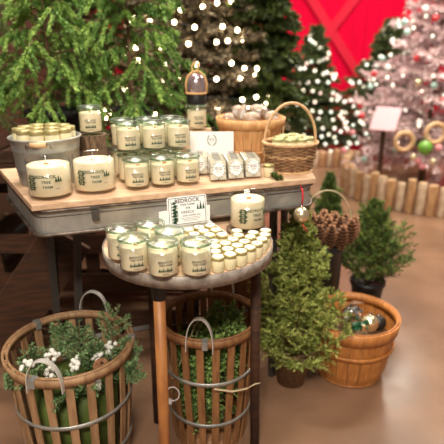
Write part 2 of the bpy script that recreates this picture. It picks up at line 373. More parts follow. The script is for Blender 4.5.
# jar on bark stump
sp_ = Vector((-.454,1.743,0)); st = thing('tree_stump',(sp_.x,sp_.y,ZT),'short bark-covered log used as a riser under a candle jar beside the zinc tub','log')
mb = MB(); mb.lathe([(0,0),(.050,0),(.052,.02),(.048,.07),(.051,.137),(0,.137)],36,jit=.04,sm=False); mb.build('bark',M['bark'],st)
dup(first,(sp_.x,sp_.y,ZT+.1375),math.radians(14),'lidded cream candle jar standing alone on the bark log', 'lidded jar candles stacked on the plank table')
# round table jars
ZR=.82
rt = []
for (x,y,lab) in ((125,258.5,'lidded candle jar at the far left of the round table, behind another jar'),(134.5,267.5,'leftmost front lidded candle jar on the round table'),
    (153,253.5,'lidded candle jar farthest back on the round table, left of the sign'),(167.5,260,'lidded candle jar on the round table directly behind the middle front jar'),
    (165,272.5,'middle of the three front lidded candle jars on the round table'),(195.5,273,'lidded candle jar on the round table next to the tiny gold-lidded jars')):
    p = ground(x,y+1.6,ZR+.001); rt.append(p); 
for i in range(60):
    for a in range(6):
        for b in range(a):
            d = rt[a]-rt[b]; l=d.length
            if l<.0845: m_=d.normalized()*(.0845-l)/2; rt[a]+=m_; rt[b]-=m_
for p,lab in zip(rt,('lidded candle jar at the far left of the round table, behind another jar','leftmost front lidded candle jar on the round table','lidded candle jar farthest back on the round table, left of the sign','lidded candle jar on the round table directly behind the middle front jar','middle of the three front lidded candle jars on the round table','lidded candle jar on the round table next to the tiny gold-lidded jars')):
    dup(first,p,math.radians(random.uniform(14,22)),lab,'lidded jar candles on the round table')

def make_big(label,loc,rz,r,h,group):
    t = thing('large_candle',loc,label,'candle',group,rz)
    mb = MB(); mb.lathe([(0,.0005),(r*.90,.0005),(r*.98,.003),(r,.009),(r,h)],56); mb.lathe([(r,h),(r*.965,h),(r*.965,.012),(0,.011)],56); mb.build('glass',M['glass'],t)
    mb = MB(); mb.lathe([(r*.962,h-.001),(r*.983,h+.002),(r*1.004,h-.001)],56,loop=True); mb.build('lip',M['glass'],t)
    mb = MB(); mb.lathe([(0,.012),(r*.93,.012),(r*.95,.016),(r*.95,h*.86),(r*.92,h*.868),(0,h*.868)],56); mb.build('wax',M['wax'],t)
    mb = MB(); mb.box((.0,-r*.15,h*.868+.003),(.016,.002,.007)); mb.build('wick',M['wick'],t)
    mb = MB(); big_logo().wrap(mb,r+.0005,h*.50); mb.build('printed_label',[M['ink'],M['green_ink'],mat('faded_green_ink',(.03,.08,.04),.8)],t)
    return t
b1=ground(51.5,195.5,ZT); b2=ground(96,190,ZT)
big = make_big('large open glass candle with wooden wick at the left front corner of the plank table',b1,math.radians(6),.0645,.113,'large glass candles')
dup(big,b2,math.radians(12),'large open glass candle between the leftmost candle and the small lidded jars','large glass candles')
pc = Vector((.080,1.495,ZR))
make_big('large open glass candle on a wood slice at the back of the round table',pc+Vector((0,0,.0125)),math.radians(24),.056,.112,'large glass candles')
mb = MB(); mb.lathe([(0,.001),(.064,.001),(.066,.003),(.066,.0105),(.064,.012),(0,.012)],40); o=mb.build('wood_slice',M['bark']); o.location=pc; tag(o,'thin round bark-edged wood slice under the large candle on the round table','wood slice')

# ------------------------------------------------------------------ zinc tub of small jars
def make_small(loc,label,group,r=.0172,h=.042,sticker=True,lidm='gold_lid'):
    t = thing('small_jar',loc,label,'jar',group)
    mb = MB(); mb.lathe([(0,.0005),(r*.9,.0005),(r,.004),(r,h*.74),(r*.9,h*.80),(0,h*.80)],20); mb.build('jar_body',M['jarwax'],t)
    mb = MB(); mb.lathe([(0,h*.78),(r*1.0,h*.78),(r*1.02,h*.80),(r*1.02,h*.95),(r*.97,h),(0,h)],20); l=mb.build('lid',M[lidm],t)
    if sticker:
        mb = MB(); mb.lathe([(0,h+.0004),(r*.80,h+.0004)],20,sm=False); 
        for k in range(3): mb.box((0,.005-k*.0045,h+.0007),(.015-.003*abs(k-1),.0018,.0002),1)
        mb.box((.009,-.001,h+.0007),(.003,.006,.0002),2)
        mb.build('sticker',[M['paper'],M['ink'],M['green_ink']],l)
    return t
tc_=Vector((-.578,1.631,ZT)); tub=thing('zinc_tub',tc_,'round galvanized metal tub with a wooden grip behind the large candles','tub')
mb = MB(); hh=.150
mb.lathe([(0,0),(.092,0),(.094,.006),(.099,.05),(.101,.053),(.1,.056),(.105,.11),(.1075,.113),(.1065,.116),(.1105,hh-.006),(.1145,hh-.003),(.1145,hh+.002),(.111,hh+.003),(.107,hh-.004),(.100,.06),(.09,.1),(0,.1)],48)
mb.build('body',M['zinc'],tub)
mb = MB(); hx=Matrix.Identity(4)@RZ(math.radians(8)); mb.tube([(-.024,-.117,hh-.008),(.024,-.117,hh-.008)],.0078,12,0,hx); tag(mb.build('grip',M['wicker_pale'],tub),'turned wooden grip')
mb = MB()
for s_ in (-1,1): mb.tube([(s_*.024,-.117,hh-.008),(s_*.036,-.1165,hh-.008),(s_*.037,-.112,hh-.02)],.0022,6,0,hx)
mb.build('wire_bail',M['zinc_dark'],tub)
GT='small jars standing in the zinc tub'
tj = make_small(tc_+Vector((.0,-.075,.116)),'small gold-lidded jar in the zinc tub, front centre above the wooden grip',GT,r=.0225,h=.064,sticker=False)
cnt=0
for i in range(1,10):
    a=-PI/2+i*2*PI/10; pos=['','right of centre at the front','on the right side toward the front','on the right side toward the back','right of centre at the back','at the centre back','left of centre at the back','on the left side toward the back','on the left side toward the front','left of centre at the front'][i]
    dup(tj,tc_+Vector((.075*cos(a),.075*sin(a),.1005+.0155)),0,f'small gold-lidded jar in the zinc tub, {pos}',GT)
dup(tj,tc_+Vector((-.024,.0,.116)),0,'small gold-lidded jar in the middle of the zinc tub, left of two',GT); dup(tj,tc_+Vector((.024,.003,.116)),0,'small gold-lidded jar in the middle of the zinc tub, right of two',GT)
mb=MB(); mb.lathe([(0,.1005),(.0985,.1005),(.1,.115),(0,.115)],32); mb.build('inner_tray',M['zinc_dark'],tub)

# ------------------------------------------------------------------ cork jar with foil dome, riser
cj=Vector((-.0975,1.96,0)); mb=MB(); mb.box((0,0,.059),(.11,.10,.118)); o=mb.build('wooden_riser',M['plank'],None,.003); o.location=(cj.x,cj.y,ZT+.0005); tag(o,'wooden block behind the white card raising one candle jar','block')
make_jar('candle jar on the riser behind the white card with a shiny dome on top',None,(cj.x,cj.y,ZT+.1195),math.radians(16),R0,.098)
t=thing('foil_dome',(cj.x,cj.y,ZT+.1195+.0985),'shiny iridescent domed ornament with black base and cord loop sitting on a candle jar','ornament')
mb=MB(); mb.lathe([(0,0),(.036,0),(.037,.003),(.037,.034),(.035,.037),(0,.037)],32); mb.build('base',M['black'],t)
mb=MB(); mb.lathe([(.0345,.037),(.0365,.045),(.036,.075),(.031,.094),(.021,.107),(.008,.113),(0,.114)],32); mb.build('dome',M['copper'],t)
mb=MB(); mb.lathe([(.035,.036),(.0405,.036),(.0405,.043),(.035,.043)],32,loop=True); mb.tube([(-.037,0,.04),(-.040,0,.075),(-.031,0,.102),(-.012,0,.118),(.012,0,.118),(.031,0,.102),(.040,0,.075),(.037,0,.04)],.004,8); mb.build('frame',M['jute'],t)
mb=MB(); mb.tube([(.012*cos(a)-.004,0,.132+.014*sin(a)) for a in [i*2*PI/16 for i in range(16)]],.0036,8,closed=True); mb.build('cord_loop',M['jute'],t)

# ------------------------------------------------------------------ white card + wax melt packs
cp=Vector((-.036,1.800,ZT)); t=thing('display_card',cp,'white display card with a leafy wreath print behind the wax melt packs','card',None,math.radians(3))
mb=MB(); X=RX(math.radians(-8)); mb.box((0,0,.068),(.158,.0025,.134),0,X); mb.build('panel',M['paper'],t,.0006)
mb=MB(); pr=Print(); 
for k in range(14):
    a=k*2*PI/14; 
    if 3<=k<=4 or k==10: continue
    x=.012*cos(a); y=.016*sin(a)-.0; pr.shape(([(x,y),(x+.006*cos(a+1.2),y+.006*sin(a+1.2)),(x+.007*cos(a+.5),y+.007*sin(a+.5)),(x+.005*cos(a-.2),y+.005*sin(a-.2))],[(0,1,2,3)]),1)
pr.text('BEDROCK',0,.004,.0045,0); pr.text('TREE FARM',0,-.001,.0038,0); pr.rect(0,-.007,.012,.0008,0)
pr.flat(mb, RX(math.radians(-8))@T_((0,-.0016,.105))); mb.build('print',[M['ink'],M['green_ink']],t)
def make_pack(loc,rz,label,group):
    t=thing('wax_melt_pack',loc,label,'wax melt',group,rz); t.rotation_euler=(math.radians(-14),0,rz)
    mb=MB()
    for i in range(2):
        for j in range(3): mb.box((-.0135+i*.027,0,.0125+j*.021),(.0255,.015,.0195))
    mb.build('wax_cubes',M['wax_small'],t,.003)
    mb=MB(); mb.box((0,0,.034),(.059,.021,.067)); mb.build('clamshell',M['cello'],t,.004)
    mb=MB(); mb.box((0,0,.0705),(.024,.0012,.008)); mb.build('hang_tab',M['cello'],t)
    mb=MB(); vs=[(.0215*cos(a),-.0113,.036+.026*sin(a)) for a in [i*2*PI/24 for i in range(24)]]; mb.add(vs,[tuple(range(24))],0)
    pr=Print()
    for k in range(16):
        a=k*2*PI/16
        if k in (2,3,4,9): continue
        x=.0175*cos(a); y=.022*sin(a); pr.shape(([(x,y),(x+.004*cos(a+1.3),y+.005*sin(a+1.3)),(x+.004*cos(a+.5),y+.004*sin(a+.5)),(x+.003*cos(a-.3),y+.003*sin(a-.3))],[(0,1,2,3)]),2)
    pr.text('BEDROCK',0,.006,.0058,1); pr.text('TREE FARM',0,0,.0048,1); pr.rect(0,-.006,.018,.0009,1); pr.rect(0,-.010,.012,.0009,1)
    pr.flat(mb,T_((0,-.0117,.036))); mb.build('printed_label',[M['paper'],M['ink'],M['green_ink']],t)
    return t
pk=None; GP='wax melt packs in front of the white card'
q0=ground(218.5,181.5,ZT); nm=['left','middle','right']; rn_=['front','second','third','fourth','rear']
for c in range(3):
    for r_ in range(5):
        p=q0+Vector((E.x,E.y,0))*(.0625*c)+Vector((-.10,.99,0))*(.0255*r_); p.z=ZT+.003
        if p.y>1.765: continue
        lab=f'clear pack of wax melts with white oval label, {rn_[r_]} of the {nm[c]} column'
        rz=la*.6+random.uniform(-.05,.05)
        if pk is None: pk=make_pack(p,rz,lab,GP)
        else: dup(pk,p,rz,lab,GP,rot=(math.radians(-14),0,rz))
for k in range(3):
    p=q0+Vector((-.066,.085+.026*k,0)); p.z=ZT+.003
    dup(pk,p,la*.5,f'clear wax melt pack in the short stack beside the lidded jars, {["front","middle","rear"][k]} one',GP,rot=(math.radians(-5),0,la*.5))

# ------------------------------------------------------------------ bushel baskets
def make_bushel(loc,label,rt_,rb,h,mm,nsl=26,handles=False,band=.55):
    t=thing('bushel_basket',loc,label,'basket')
    mb=MB()
    for i in range(nsl):
        a=2*PI*i/nsl; w=2*PI/nsl*.47; ro=.0012*(i%2)
        vs=[];K=6
        for k in range(K+1):
            f=k/K; z=.003+h*f; r=rb+(rt_-rb)*(f**.8)+ro-.003
            if k==0: r-=.006
            for q in (-1,1):
                for th in (0,.003): vs.append(((r-th)*cos(a+q*w),(r-th)*sin(a+q*w),z))
        fs=[]
        for k in range(K):
            o=k*4; fs+=[(o,o+2,o+6,o+4),(o+1,o+5,o+7,o+3),(o,o+4,o+5,o+1),(o+2,o+3,o+7,o+6)]
        fs+=[(0,1,3,2),(K*4,K*4+2,K*4+3,K*4+1)]; mb.add(vs,fs,0)
    mb.build('slats',mm,t)
    mb=MB(); mb.lathe([(0,.002),(rb-.006,.002),(rb-.006,.008),(0,.008)],40); mb.build('bottom',mm,t)
    def ring(z,hh,off,nm_,th=.004):
        r=rb+(rt_-rb)*((z/h)**.8); r2=rb+(rt_-rb)*(((z+hh)/h)**.8); b=MB(); b.lathe([(r+off,z),(r+off+th,z+.001),(r2+off+th,z+hh-.001),(r2+off,z+hh)],56,loop=True); b.build(nm_,mm,t)
    ring(h*.80,h*.20,.0005,'rim_hoop',.006); ring(h*.86,h*.14,-.010,'inner_hoop'); ring(h*band,h*.07,.0005,'waist_band',.006)
    if handles:
        for sg in (0,PI):
            b=MB(); b.tube([(rt_*1.03*cos(a_),rt_*1.03*sin(a_),z_) for a_,z_ in ((-.35,h*.82),(-.3,h*.55),(-.12,h*.38),(.12,h*.38),(.3,h*.55),(.35,h*.82))],.003,6,0,RZ(sg-.75)); b.build('handle',mm,t)
    return t
bu=Vector((.112,1.985,ZT)); make_bushel(bu,'honey-coloured wooden bushel basket of wrapped bags on the plank table',.131,.100,.165,M['bushel_pale'],22,True,.22)
mb=MB(); mb.lathe([(0,.0105),(.094,.0105),(.112,.11),(0,.115)],32); o=mb.build('packing_paper',M['burlap']); o.location=bu; tag(o,'brown packing filling the honey-coloured bushel basket under the bags','packing')
pb=None; GB='wrapped bags heaped in the upper bushel basket'
bagl=[('tall pale wrapped stick bag leaning at the upper left of the heap',(-.035,-.02,.150),(.3,.25,.2),(.6,.7,1.5)),('bag with a large white label at the front centre of the heap',(.0,-.065,.140),(.5,0,.1),(1.2,1,1)),
 ('small bag at the left end of the heap by the basket rim',(-.085,-.03,.135),(.3,.2,1),(1,1,.8)),('bag at the right end of the heap below the cane handle',(.080,-.02,.138),(.3,-.3,.3),(1,1,1)),
 ('bag at the back right of the heap',(.045,.055,.150),(.1,-.2,.8),(1.1,1,1)),('bag at the back left of the heap',(-.045,.06,.150),(.2,.2,-.5),(1,1,1)),('bag on top of the heap in the middle',(.025,.0,.163),(.5,.1,-.2),(1.1,1,.9))]
cb=mat('beige_bag_filling',(.80,.66,.54),.7,c2=(.50,.34,.26),scale=70)
for i,(lab,l,rot,sc) in enumerate(bagl):
    if pb is None:
        pb=thing('wrapped_bag',bu+Vector(l)+Vector((0,0,.03)),'beige '+lab,'bag',GB)
        mb=MB(); mb.sphere((0,0,0),.030,14,0,(.98,.58,.85)); mb.build('filling',cb,pb)
        mb=MB(); rr=random.Random(3); n=12
        vs=[];fs=[]
        for k in range(7):
            z=-.028+.0095*k; w=[.024,.032,.034,.033,.029,.014,.026][k]
            for j in range(n): a=2*PI*j/n; q=rr.uniform(.88,1.1); vs.append((w*q*cos(a),w*.6*q*sin(a),z))
        for k in range(6):
            for j in range(n): fs.append((k*n+j,k*n+(j+1)%n,(k+1)*n+(j+1)%n,(k+1)*n+j))
        mb.add(vs,fs); mb.build('cellophane_wrap',M['cello'],pb)
        mb=MB(); mb.add([(.017*cos(a),-.022,.002+.013*sin(a)) for a in [j*PI/9 for j in range(18)]],[tuple(range(18))]); mb.build('label_sticker',M['paper'],pb)
        pb.rotation_euler=rot; pb.scale=sc
    else:
        d=dup(pb,bu+Vector(l)+Vector((0,0,.028)),0,'beige '+lab,GB,rot=rot); d.scale=sc
bl=Vector((.570,1.915,0)); make_bushel(bl,'large orange-brown wooden bushel basket of ornaments on the floor at lower right',.192,.150,.285,M['bushel'],22,False,.52)
mb=MB(); mb.lathe([(0,.0105),(.14,.0105),(.166,.185),(.0,.195)],32); o=mb.build('shredded_filler',M['burlap']); o.location=bl; tag(o,'brown filler under the ornaments in the large bushel basket','filler')
def ball(name,loc,r,m_,label,cat='ornament',cap=True,group=None):
    t=thing(name,loc,label,cat,group); mb=MB(); mb.sphere((0,0,0),r,28); mb.build('sphere_body',m_,t)
    if cap: mb=MB(); mb.lathe([(0,r*.95),(r*.22,r*.95),(r*.22,r*1.18),(0,r*1.2)],14); mb.tube([(.12*r*cos(a),0,r*1.3+.12*r*sin(a)) for a in [j*PI/5 for j in range(10)]],r*.03,5,closed=True); mb.build('cap',M['silver'],t)
    return t
ball('bauble',bl+Vector((.066,-.03,.250)),.038,M['goldball'],'shiny champagne gold bauble in the large bushel basket, right of the green bow')
ball('bauble',bl+Vector((-.095,-.035,.222)),.034,M['silver'],'silver bauble at the left inside the large bushel basket')
ball('bauble',bl+Vector((.120,.015,.226)),.034,M['black'],'dark bauble at the right inside the large bushel basket')
ball('bauble',bl+Vector((-.005,.055,.228)),.034,mat('copper_gloss',(.5,.2,.08),.3,.8),'copper bauble toward the back of the large bushel basket')
mb=MB(); rr=random.Random(4); vs=[];n=18
for k in range(10):
    for j in range(n):
        ph=PI*k/9; q=.048*rr.uniform(.8,1.15); vs.append((q*sin(ph)*cos(2*PI*j/n),q*sin(ph)*sin(2*PI*j/n)*.8,q*1.1*cos(ph)))
mb.add(vs,[(k*n+j,k*n+(j+1)%n,(k+1)*n+(j+1)%n,(k+1)*n+j) for k in range(9) for j in range(n)]); o=mb.build('foil_ornament',M['silver']); o.location=bl+Vector((-.005,.0,.262)); tag(o,'crumpled silver foil ornament in the large bushel basket','ornament')
t=thing('satin_bow',bl+Vector((.020,-.065,.258)),'dark green satin bow with a gold tag in the large bushel basket','bow',None,.3)
mb=MB()
for sg in (-1,1): mb.tube([(0,0,0),(sg*.018,-.004,.014),(sg*.038,0,.012),(sg*.038,.004,-.012),(sg*.018,0,-.010),(0,0,0)],.014,6,flat=(.35,1))
mb.box((0,-.006,0),(.02,.02,.03)); mb.build('loops',M['bow'],t,.002)
mb=MB(); mb.box((0,-.019,.0),(.015,.002,.028)); mb.build('gold_tag',M['goldball'],t)
mb=MB(); mb.add([(-.05,0,0),(0,-.014,.012),(.05,0,.0),(0,.014,.012),(-.05,0,-.002),(0,-.014,.010),(.05,0,-.002),(0,.014,.010)],[(0,1,2,3),(7,6,5,4),(0,4,5,1),(1,5,6,2),(2,6,7,3),(3,7,4,0)]); o=mb.build('dry_leaf',M['dryleaf']); o.location=bl+Vector((.035,.115,.262)); o.rotation_euler=(.2,-.35,-.3); tag(o,'brown pointed ribbon leaf sticking up at the back of the large bushel basket','leaf')

# ------------------------------------------------------------------ wicker basket
wk=Vector((.243,1.775,ZT)); t=thing('wicker_basket',wk,'brown wicker basket with an arched cane handle on the right end of the plank table','basket',None,la*.5)
def wr(z): return .078+(.095-.078)*min(1,max(0,z/.10))
mb=MB(); NS=26; rows=17
for k in range(rows):
    z=.005+k*.0058; pts=[]
    for i in range(NS*4):
        a=2*PI*i/(NS*4); r=wr(z)+.0028*cos(a*NS/2+ (PI if k%2 else 0)); pts.append((r*cos(a),r*sin(a)*.86,z))
    mb.tube(pts,.0031,5,1 if k in (9,10) else 0,closed=True)
mb.build('woven_side',[M['wicker'],M['wicker_pale']],t)
mb=MB()
for i in range(NS): a=2*PI*(i)/NS; mb.tube([(wr(0)*cos(a),wr(0)*sin(a)*.86,.002),(wr(.1)*cos(a),wr(.1)*sin(a)*.86,.104)],.0022,5)
mb.lathe([(0,.002),(.076,.002),(.076,.006),(0,.006)],32,X=Matrix.Diagonal((1,.86,1,1))); mb.build('stakes',M['wicker'],t)
for nm_,zc,rr_ in (('rim_braid',.104,.097),('foot_braid',.004,.081)):
    mb=MB()
    for ph in range(3):
        mb.tube([((rr_+.0035*cos(11*a+ph*2.09))*cos(a),(rr_+.0035*cos(11*a+ph*2.09))*sin(a)*.86,zc+.0035*sin(11*a+ph*2.09)) for a in [i*2*PI/120 for i in range(120)]],.0034,5,closed=True)
    mb.build(nm_,M['wicker_pale'],t)
mb=MB(); hp=[(.094*cos(a),.0,.085+.02+.135*sin(a)) for a in [PI*i/24 for i in range(25)]]; hp=[(.094,0,.04)]+hp+[(-.094,0,.04)]; mb.tube(hp,.0052,8)
hp2=[(x*1.0,.006*sin(i*1.3),z+.003*cos(i*1.3)) for i,(x,y,z) in enumerate(hp)]; mb.tube(hp2,.0036,6); mb.build('handle',M['wicker_pale'],t)
lg=mat('pale_green_lid',(.50,.52,.26),.35,.4); M['lg']=lg; GW='small jars in the wicker basket'
sj=None
spots=[(-.054,-.028),(-.015,-.046),(.026,-.044),(.060,-.02),(-.036,.012),(.005,-.004),(.044,.022),(-.010,.044),(.028,.056)]
nms=['at the left front','left of centre at the front','right of centre at the front','at the right front','at the left middle','in the centre','at the right back','at the left back','at the far back']
for s_,n_ in zip(spots,nms):
    v=RZ(la*.5)@Vector((s_[0],s_[1],.072)); lab=f'small pale jar in the wicker basket, {n_}'
    if sj is None: sj=make_small(wk+v,lab,GW,r=.0200,h=.052,sticker=False,lidm='lg')
    else: dup(sj,wk+v,0,lab,GW)
mb=MB(); mb.lathe([(0,.0075),(.070,.0075),(.076,.0705),(0,.0705)],28,X=Matrix.Diagonal((1,.84,1,1))); o=mb.build('basket_liner',M['burlap']); o.location=wk; o.rotation_euler=(0,0,la*.5); tag(o,'burlap liner inside the wicker basket under the small jars','liner')
sq=ground(268.5,176.5,ZT); make_small(sq,'single small jar on the plank table between the wax melts and the wicker basket',None,r=.0185,h=.044,sticker=False)
def sprig_mesh(n,L,nl,mats,name,parent=None,per=60,rs=1,spread=1.0):
    rn=random.Random(rs); segs=[]
    for i in range(n):
        a=rn.uniform(0,2*PI); d=Vector((cos(a),sin(a),rn.uniform(.05,.6)*spread)).normalized(); b=Vector((0,0,.004)); e=b+d*L*rn.uniform(.6,1); segs.append((tuple(b),tuple(e)))
        for k in range(3):
            p=b.lerp(e,.3+.22*k); d2=(d+Vector((rn.uniform(-1,1),rn.uniform(-1,1),rn.uniform(0,.4)))*.7).normalized(); segs.append((tuple(p),tuple(p+d2*L*.35)))
    return quads(name,needles(segs,per,nl,nl*.28,.8),mats,parent)
o=sprig_mesh(7,.028,.010,M['fir'],'evergreen_sprig',None,26,3,.5); o.location=ground(277,178.5,ZT+.001); tag(o,'small dark evergreen sprig lying beside the single small jar','sprig')

# ------------------------------------------------------------------ round table
RC=Vector((-.1015,1.407,0)); RR=.255
t=thing('round_table',RC,'round three-legged table with a grey metal-banded edge in front of the plank table','table')
mb=MB(); mb.lathe([(0,ZR-.028),(RR-.004,ZR-.028),(RR-.004,ZR),(0,ZR)],72,sm=False); mb.build('tabletop',M['plank'],t)
mb=MB(); mb.lathe([(RR-.004,ZR-.032),(RR,ZR-.033),(RR,ZR+.003),(RR-.004,ZR+.004)],96,loop=True); tag(mb.build('metal_band',M['stone'],t),'mottled grey metal edge band')
for i,a in enumerate((math.atan2(-.217,-.074),math.atan2(-.217,-.074)+2*PI/3,math.atan2(-.217,-.074)-2*PI/3)):
    r=.212; mb=MB(); mb.tube([(r*cos(a),r*sin(a),ZR-.075),(r*cos(a)*1.06,r*sin(a)*1.06,.0)],.0165,16); l=mb.build('leg',M['pole'] if i==0 else M['darkwood'],t)
    mb=MB(); mb.lathe([(0,ZR-.032),(.03,ZR-.032),(.03,ZR-.036),(.020,ZR-.038),(.020,ZR-.085),(.0,ZR-.085)],20,X=T_((r*cos(a),r*sin(a),0))); tag(mb.build('collar',M['black'],l),'black iron collar')
mb=MB(); mb.tube([(.20*cos(a),.20*sin(a),.19) for a in [i*2*PI/40 for i in range(40)]],.006,6,closed=True)
# display tray
tr=thing('display_box',Vector((-.086,1.376,ZR+.0045)),'white cardboard display box open at the front holding tiny jars on the round table','box',None,math.radians(25))
W2=.082
mb=MB(); mb.box((0,0,.001),(2*W2,.125,.002)); mb.box((W2-.001,.0,.022),(.002,.125,.040)); mb.box((-W2+.001,0,.022),(.002,.125,.040)); mb.box((0,.0615,.047),(2*W2,.002,.09)); mb.build('tray',M['paper'],tr)
sg=thing('sign_card',Vector((-.086,1.376,0))+(RZ(math.radians(25))@Vector((.006,.052,ZR+.0475)))-Vector((0,0,0)),'framed white sign card with fir trees and lettering propped in the white display box','sign',None,math.radians(22))
SX=RX(math.radians(-6))
mb=MB(); pts=rounded([(-.062,0),(.062,0),(.062,.088),(-.062,.088)],.008); mb.add([(x,-.0012,z) for x,z in pts]+[(x,.0012,z) for x,z in pts],[tuple(range(len(pts))),tuple(range(2*len(pts)-1,len(pts)-1,-1))]+[(i,(i+1)%len(pts),len(pts)+(i+1)%len(pts),len(pts)+i) for i in range(len(pts))],0,False,SX); mb.build('card',M['paper'],sg)
pr=Print(); zc=.044
for (x,y,w,h) in ((0,.040,.115,.0016),(0,-.040,.115,.0016),(-.0575,0,.0016,.081),(.0575,0,.0016,.081)): pr.rect(x,y,w,h,0)
pr.text('BEDROCK',0,.030,.0165,0,1.05); pr.text('TREE FARM',.0,.018,.0085,0,1.1); pr.text('FIR',.002,.007,.0105,0,1.1); pr.text('NEEDLE',.0,-.005,.0105,0,1.15)
pr.text('HAND POURED SOY',.012,-.016,.0062,0); 
for k in range(3): pr.rect(.010,-.0225-.0045*k,.066-.010*k,.0008,0)
pr.shape(bough_icon(-.050,-.034,.068)); pr.shape(bough_icon(-.045,-.036,.05,1))
for x,w,h in ((.033,.010,.018),(.042,.012,.026),(.051,.010,.021)): pr.shape(fir_icon(x,.000,w,h))
mb=MB(); pr.flat(mb,SX@T_((0,-.0016,zc))); mb.build('print',[M['ink'],M['green_ink']],sg)
# tiny jars
cols=[[(218,259),(219,253),(218.5,248),(216.5,242.5),(215,237),(208,233),(202,229)],[(232,257),(232,250),(230,243),(226,235.5),(220,231),(213.5,227)],[(243.5,253),(241.5,246),(238,240),(241,234)],
 [(253,250),(248,242),(249,237)],[(260,246),(256,240)],[(264,241),(257,235)],[(267,237),(266,232)],[(204,247),(203,240),(198,235),(191,231)],[(181,252),(183,245),(180,238)]]
P=[];L=[]
cw=['first','second','third','fourth','fifth','sixth','seventh']
for ci,c in enumerate(cols):
    for k,(x,y) in enumerate(c):
        g=ground(x,y,ZR+.042); P.append([g.x,g.y]); L.append((ci,k))
P=np.array(P); obs=[(p.x,p.y,.0405+.0185) for p in rt]+[(pc.x,pc.y,.066+.0185)]
ang=math.radians(25); ca,sa=cos(ang),sin(ang)
for it in range(300):
    for i in range(len(P)):
        for j in range(i):
            d=P[i]-P[j]; l=np.hypot(*d)
            if l<.0362: m_=d/max(l,1e-5)*(.0362-l)/2; P[i]+=m_; P[j]-=m_
        for ox,oy,orr in obs:
            d=P[i]-np.array([ox,oy]); l=np.hypot(*d)
            if l<orr: P[i]+=d/l*(orr-l)
        d=P[i]-np.array([RC.x,RC.y]); l=np.hypot(*d)
        if l>RR-.024: P[i]-=d/l*(l-RR+.024)
        # keep clear of the box walls (local frame)
        dx,dy=P[i][0]+.086,P[i][1]-1.376; lx=dx*ca+dy*sa; ly=-dx*sa+dy*ca
        if -.08<ly<.08:
            for wx in (W2-.001,-W2+.001):
                if abs(lx-wx)<.0192: lx=wx+math.copysign(.0192,lx-wx)
            if abs(lx)<W2 and ly>.035: ly=.035
        P[i]=[-.086+lx*ca-ly*sa,1.376+lx*sa+ly*ca]
tj2=None; GS='tiny gold-lidded jars on the round table'
where=['column beside the lidded jars','second column','third column','fourth column','fifth column','sixth column','rightmost column','column behind the rightmost lidded jar','column between lidded jars']
for (x,y),(ci,k) in zip(P,L):
    dx,dy=x+.086,y-1.376; lx=dx*ca+dy*sa; ly=-dx*sa+dy*ca; zz=ZR+.001+(.0065 if abs(lx)<W2 and abs(ly)<.08 else 0)
    lab=f'tiny gold-lidded jar, {cw[k]} from the front, {where[ci]}'
    if tj2 is None: tj2=make_small(Vector((x,y,zz)),lab,GS)
    else: dup(tj2,(x,y,zz),random.uniform(-.5,.5),lab,GS)

# ------------------------------------------------------------------ slatted baskets
def slat_basket(loc,label,R1,R2,h,ms,nsl,rz,hoops,clips,h_ang,hw,hh,back=True):
    t=thing('slatted_basket',loc,label,'basket',None,rz)
    for i in range(nsl):
        a=2*PI*(i+.5)/nsl; b=MB(); w=.0125
        X=RZ(a); 
        vs=[]
        for z,r in ((0.0,R2),(h*.5,(R1+R2)/2+.004),(h,R1)):
            for q in (-w,w):
                for th in (-.0025,.0025): vs.append((r+th,q,z))
        fs=[]
        for k in range(2):
            o=k*4; fs+=[(o,o+2,o+6,o+4),(o+1,o+5,o+7,o+3),(o,o+4,o+5,o+1),(o+2,o+3,o+7,o+6)]
        fs+=[(0,1,3,2),(8,10,11,9)]; b.add(vs,fs,0,False,X); b.build('slat',ms,t)
    b=MB(); b.lathe([(0,.002),(R2-.004,.002),(R2-.004,.012),(0,.012)],40); b.build('bottom',ms,t)
    b=MB(); b.lathe([(R1+.003,h-.024),(R1+.0095,h-.024),(R1+.0105,h+.003),(R1+.003,h+.003)],80,loop=True); b.lathe([(R1-.009,h-.02),(R1-.0035,h-.02),(R1-.003,h+.003),(R1-.009,h+.003)],80,loop=True); b.build('rim_hoop',ms,t)
    for z in hoops:
        r=R2+(R1-R2)*z/h+.004; b=MB(); b.lathe([(r+.001,z),(r+.0045,z),(r+.005,z+.014),(r+.001,z+.014)],72,loop=True); tag(b.build('metal_hoop',M['zinc'],t),'thin galvanized hoop')
    for a in clips:
        b=MB(); b.box((R1+.001,0,h-.0105),(.026,.020,.031)); 
        o=b.build('clip',M['zinc'],t,.002); o.rotation_euler=(0,0,a-rz)
    for a in h_ang:
        b=MB(); pts=[]
        for k in range(17):
            q=PI*k/16; pts.append((R1+.014,-hw*cos(q),h-.02+hh*(sin(q)**.8) if 0<k<16 else h-.03))
        b.tube(pts,.010,4,flat=(1,.16) if False else None) if False else None
        vs=[];fs=[]
        for k,(x,y,z) in enumerate(pts):
            k0=max(k-1,0);k1=min(k+1,16); ty=pts[k1][1]-pts[k0][1]; tz=pts[k1][2]-pts[k0][2]; l=math.hypot(ty,tz); ny,nz=-tz/l*.0012,ty/l*.0012
            vs+=[(x-.009,y-ny,z-nz),(x+.009,y-ny,z-nz),(x+.009,y+ny,z+nz),(x-.009,y+ny,z+nz)]
        for k in range(16):
            o=k*4; fs+=[(o+j,o+(j+1)%4,o+4+(j+1)%4,o+4+j) for j in range(4)]
        fs+=[(3,2,1,0),(64,65,66,67)]; b.add(vs,fs,0); o=b.build('handle',M['silver_dull'],t); o.rotation_euler=(0,0,a-rz)
    return t
M['silver_dull']=mat('galvanized_strip',(.72,.70,.66),.45,.35)
SB1=Vector((-.500,1.415,0)); SB2=Vector((-.046,1.555,0))
HB=.46
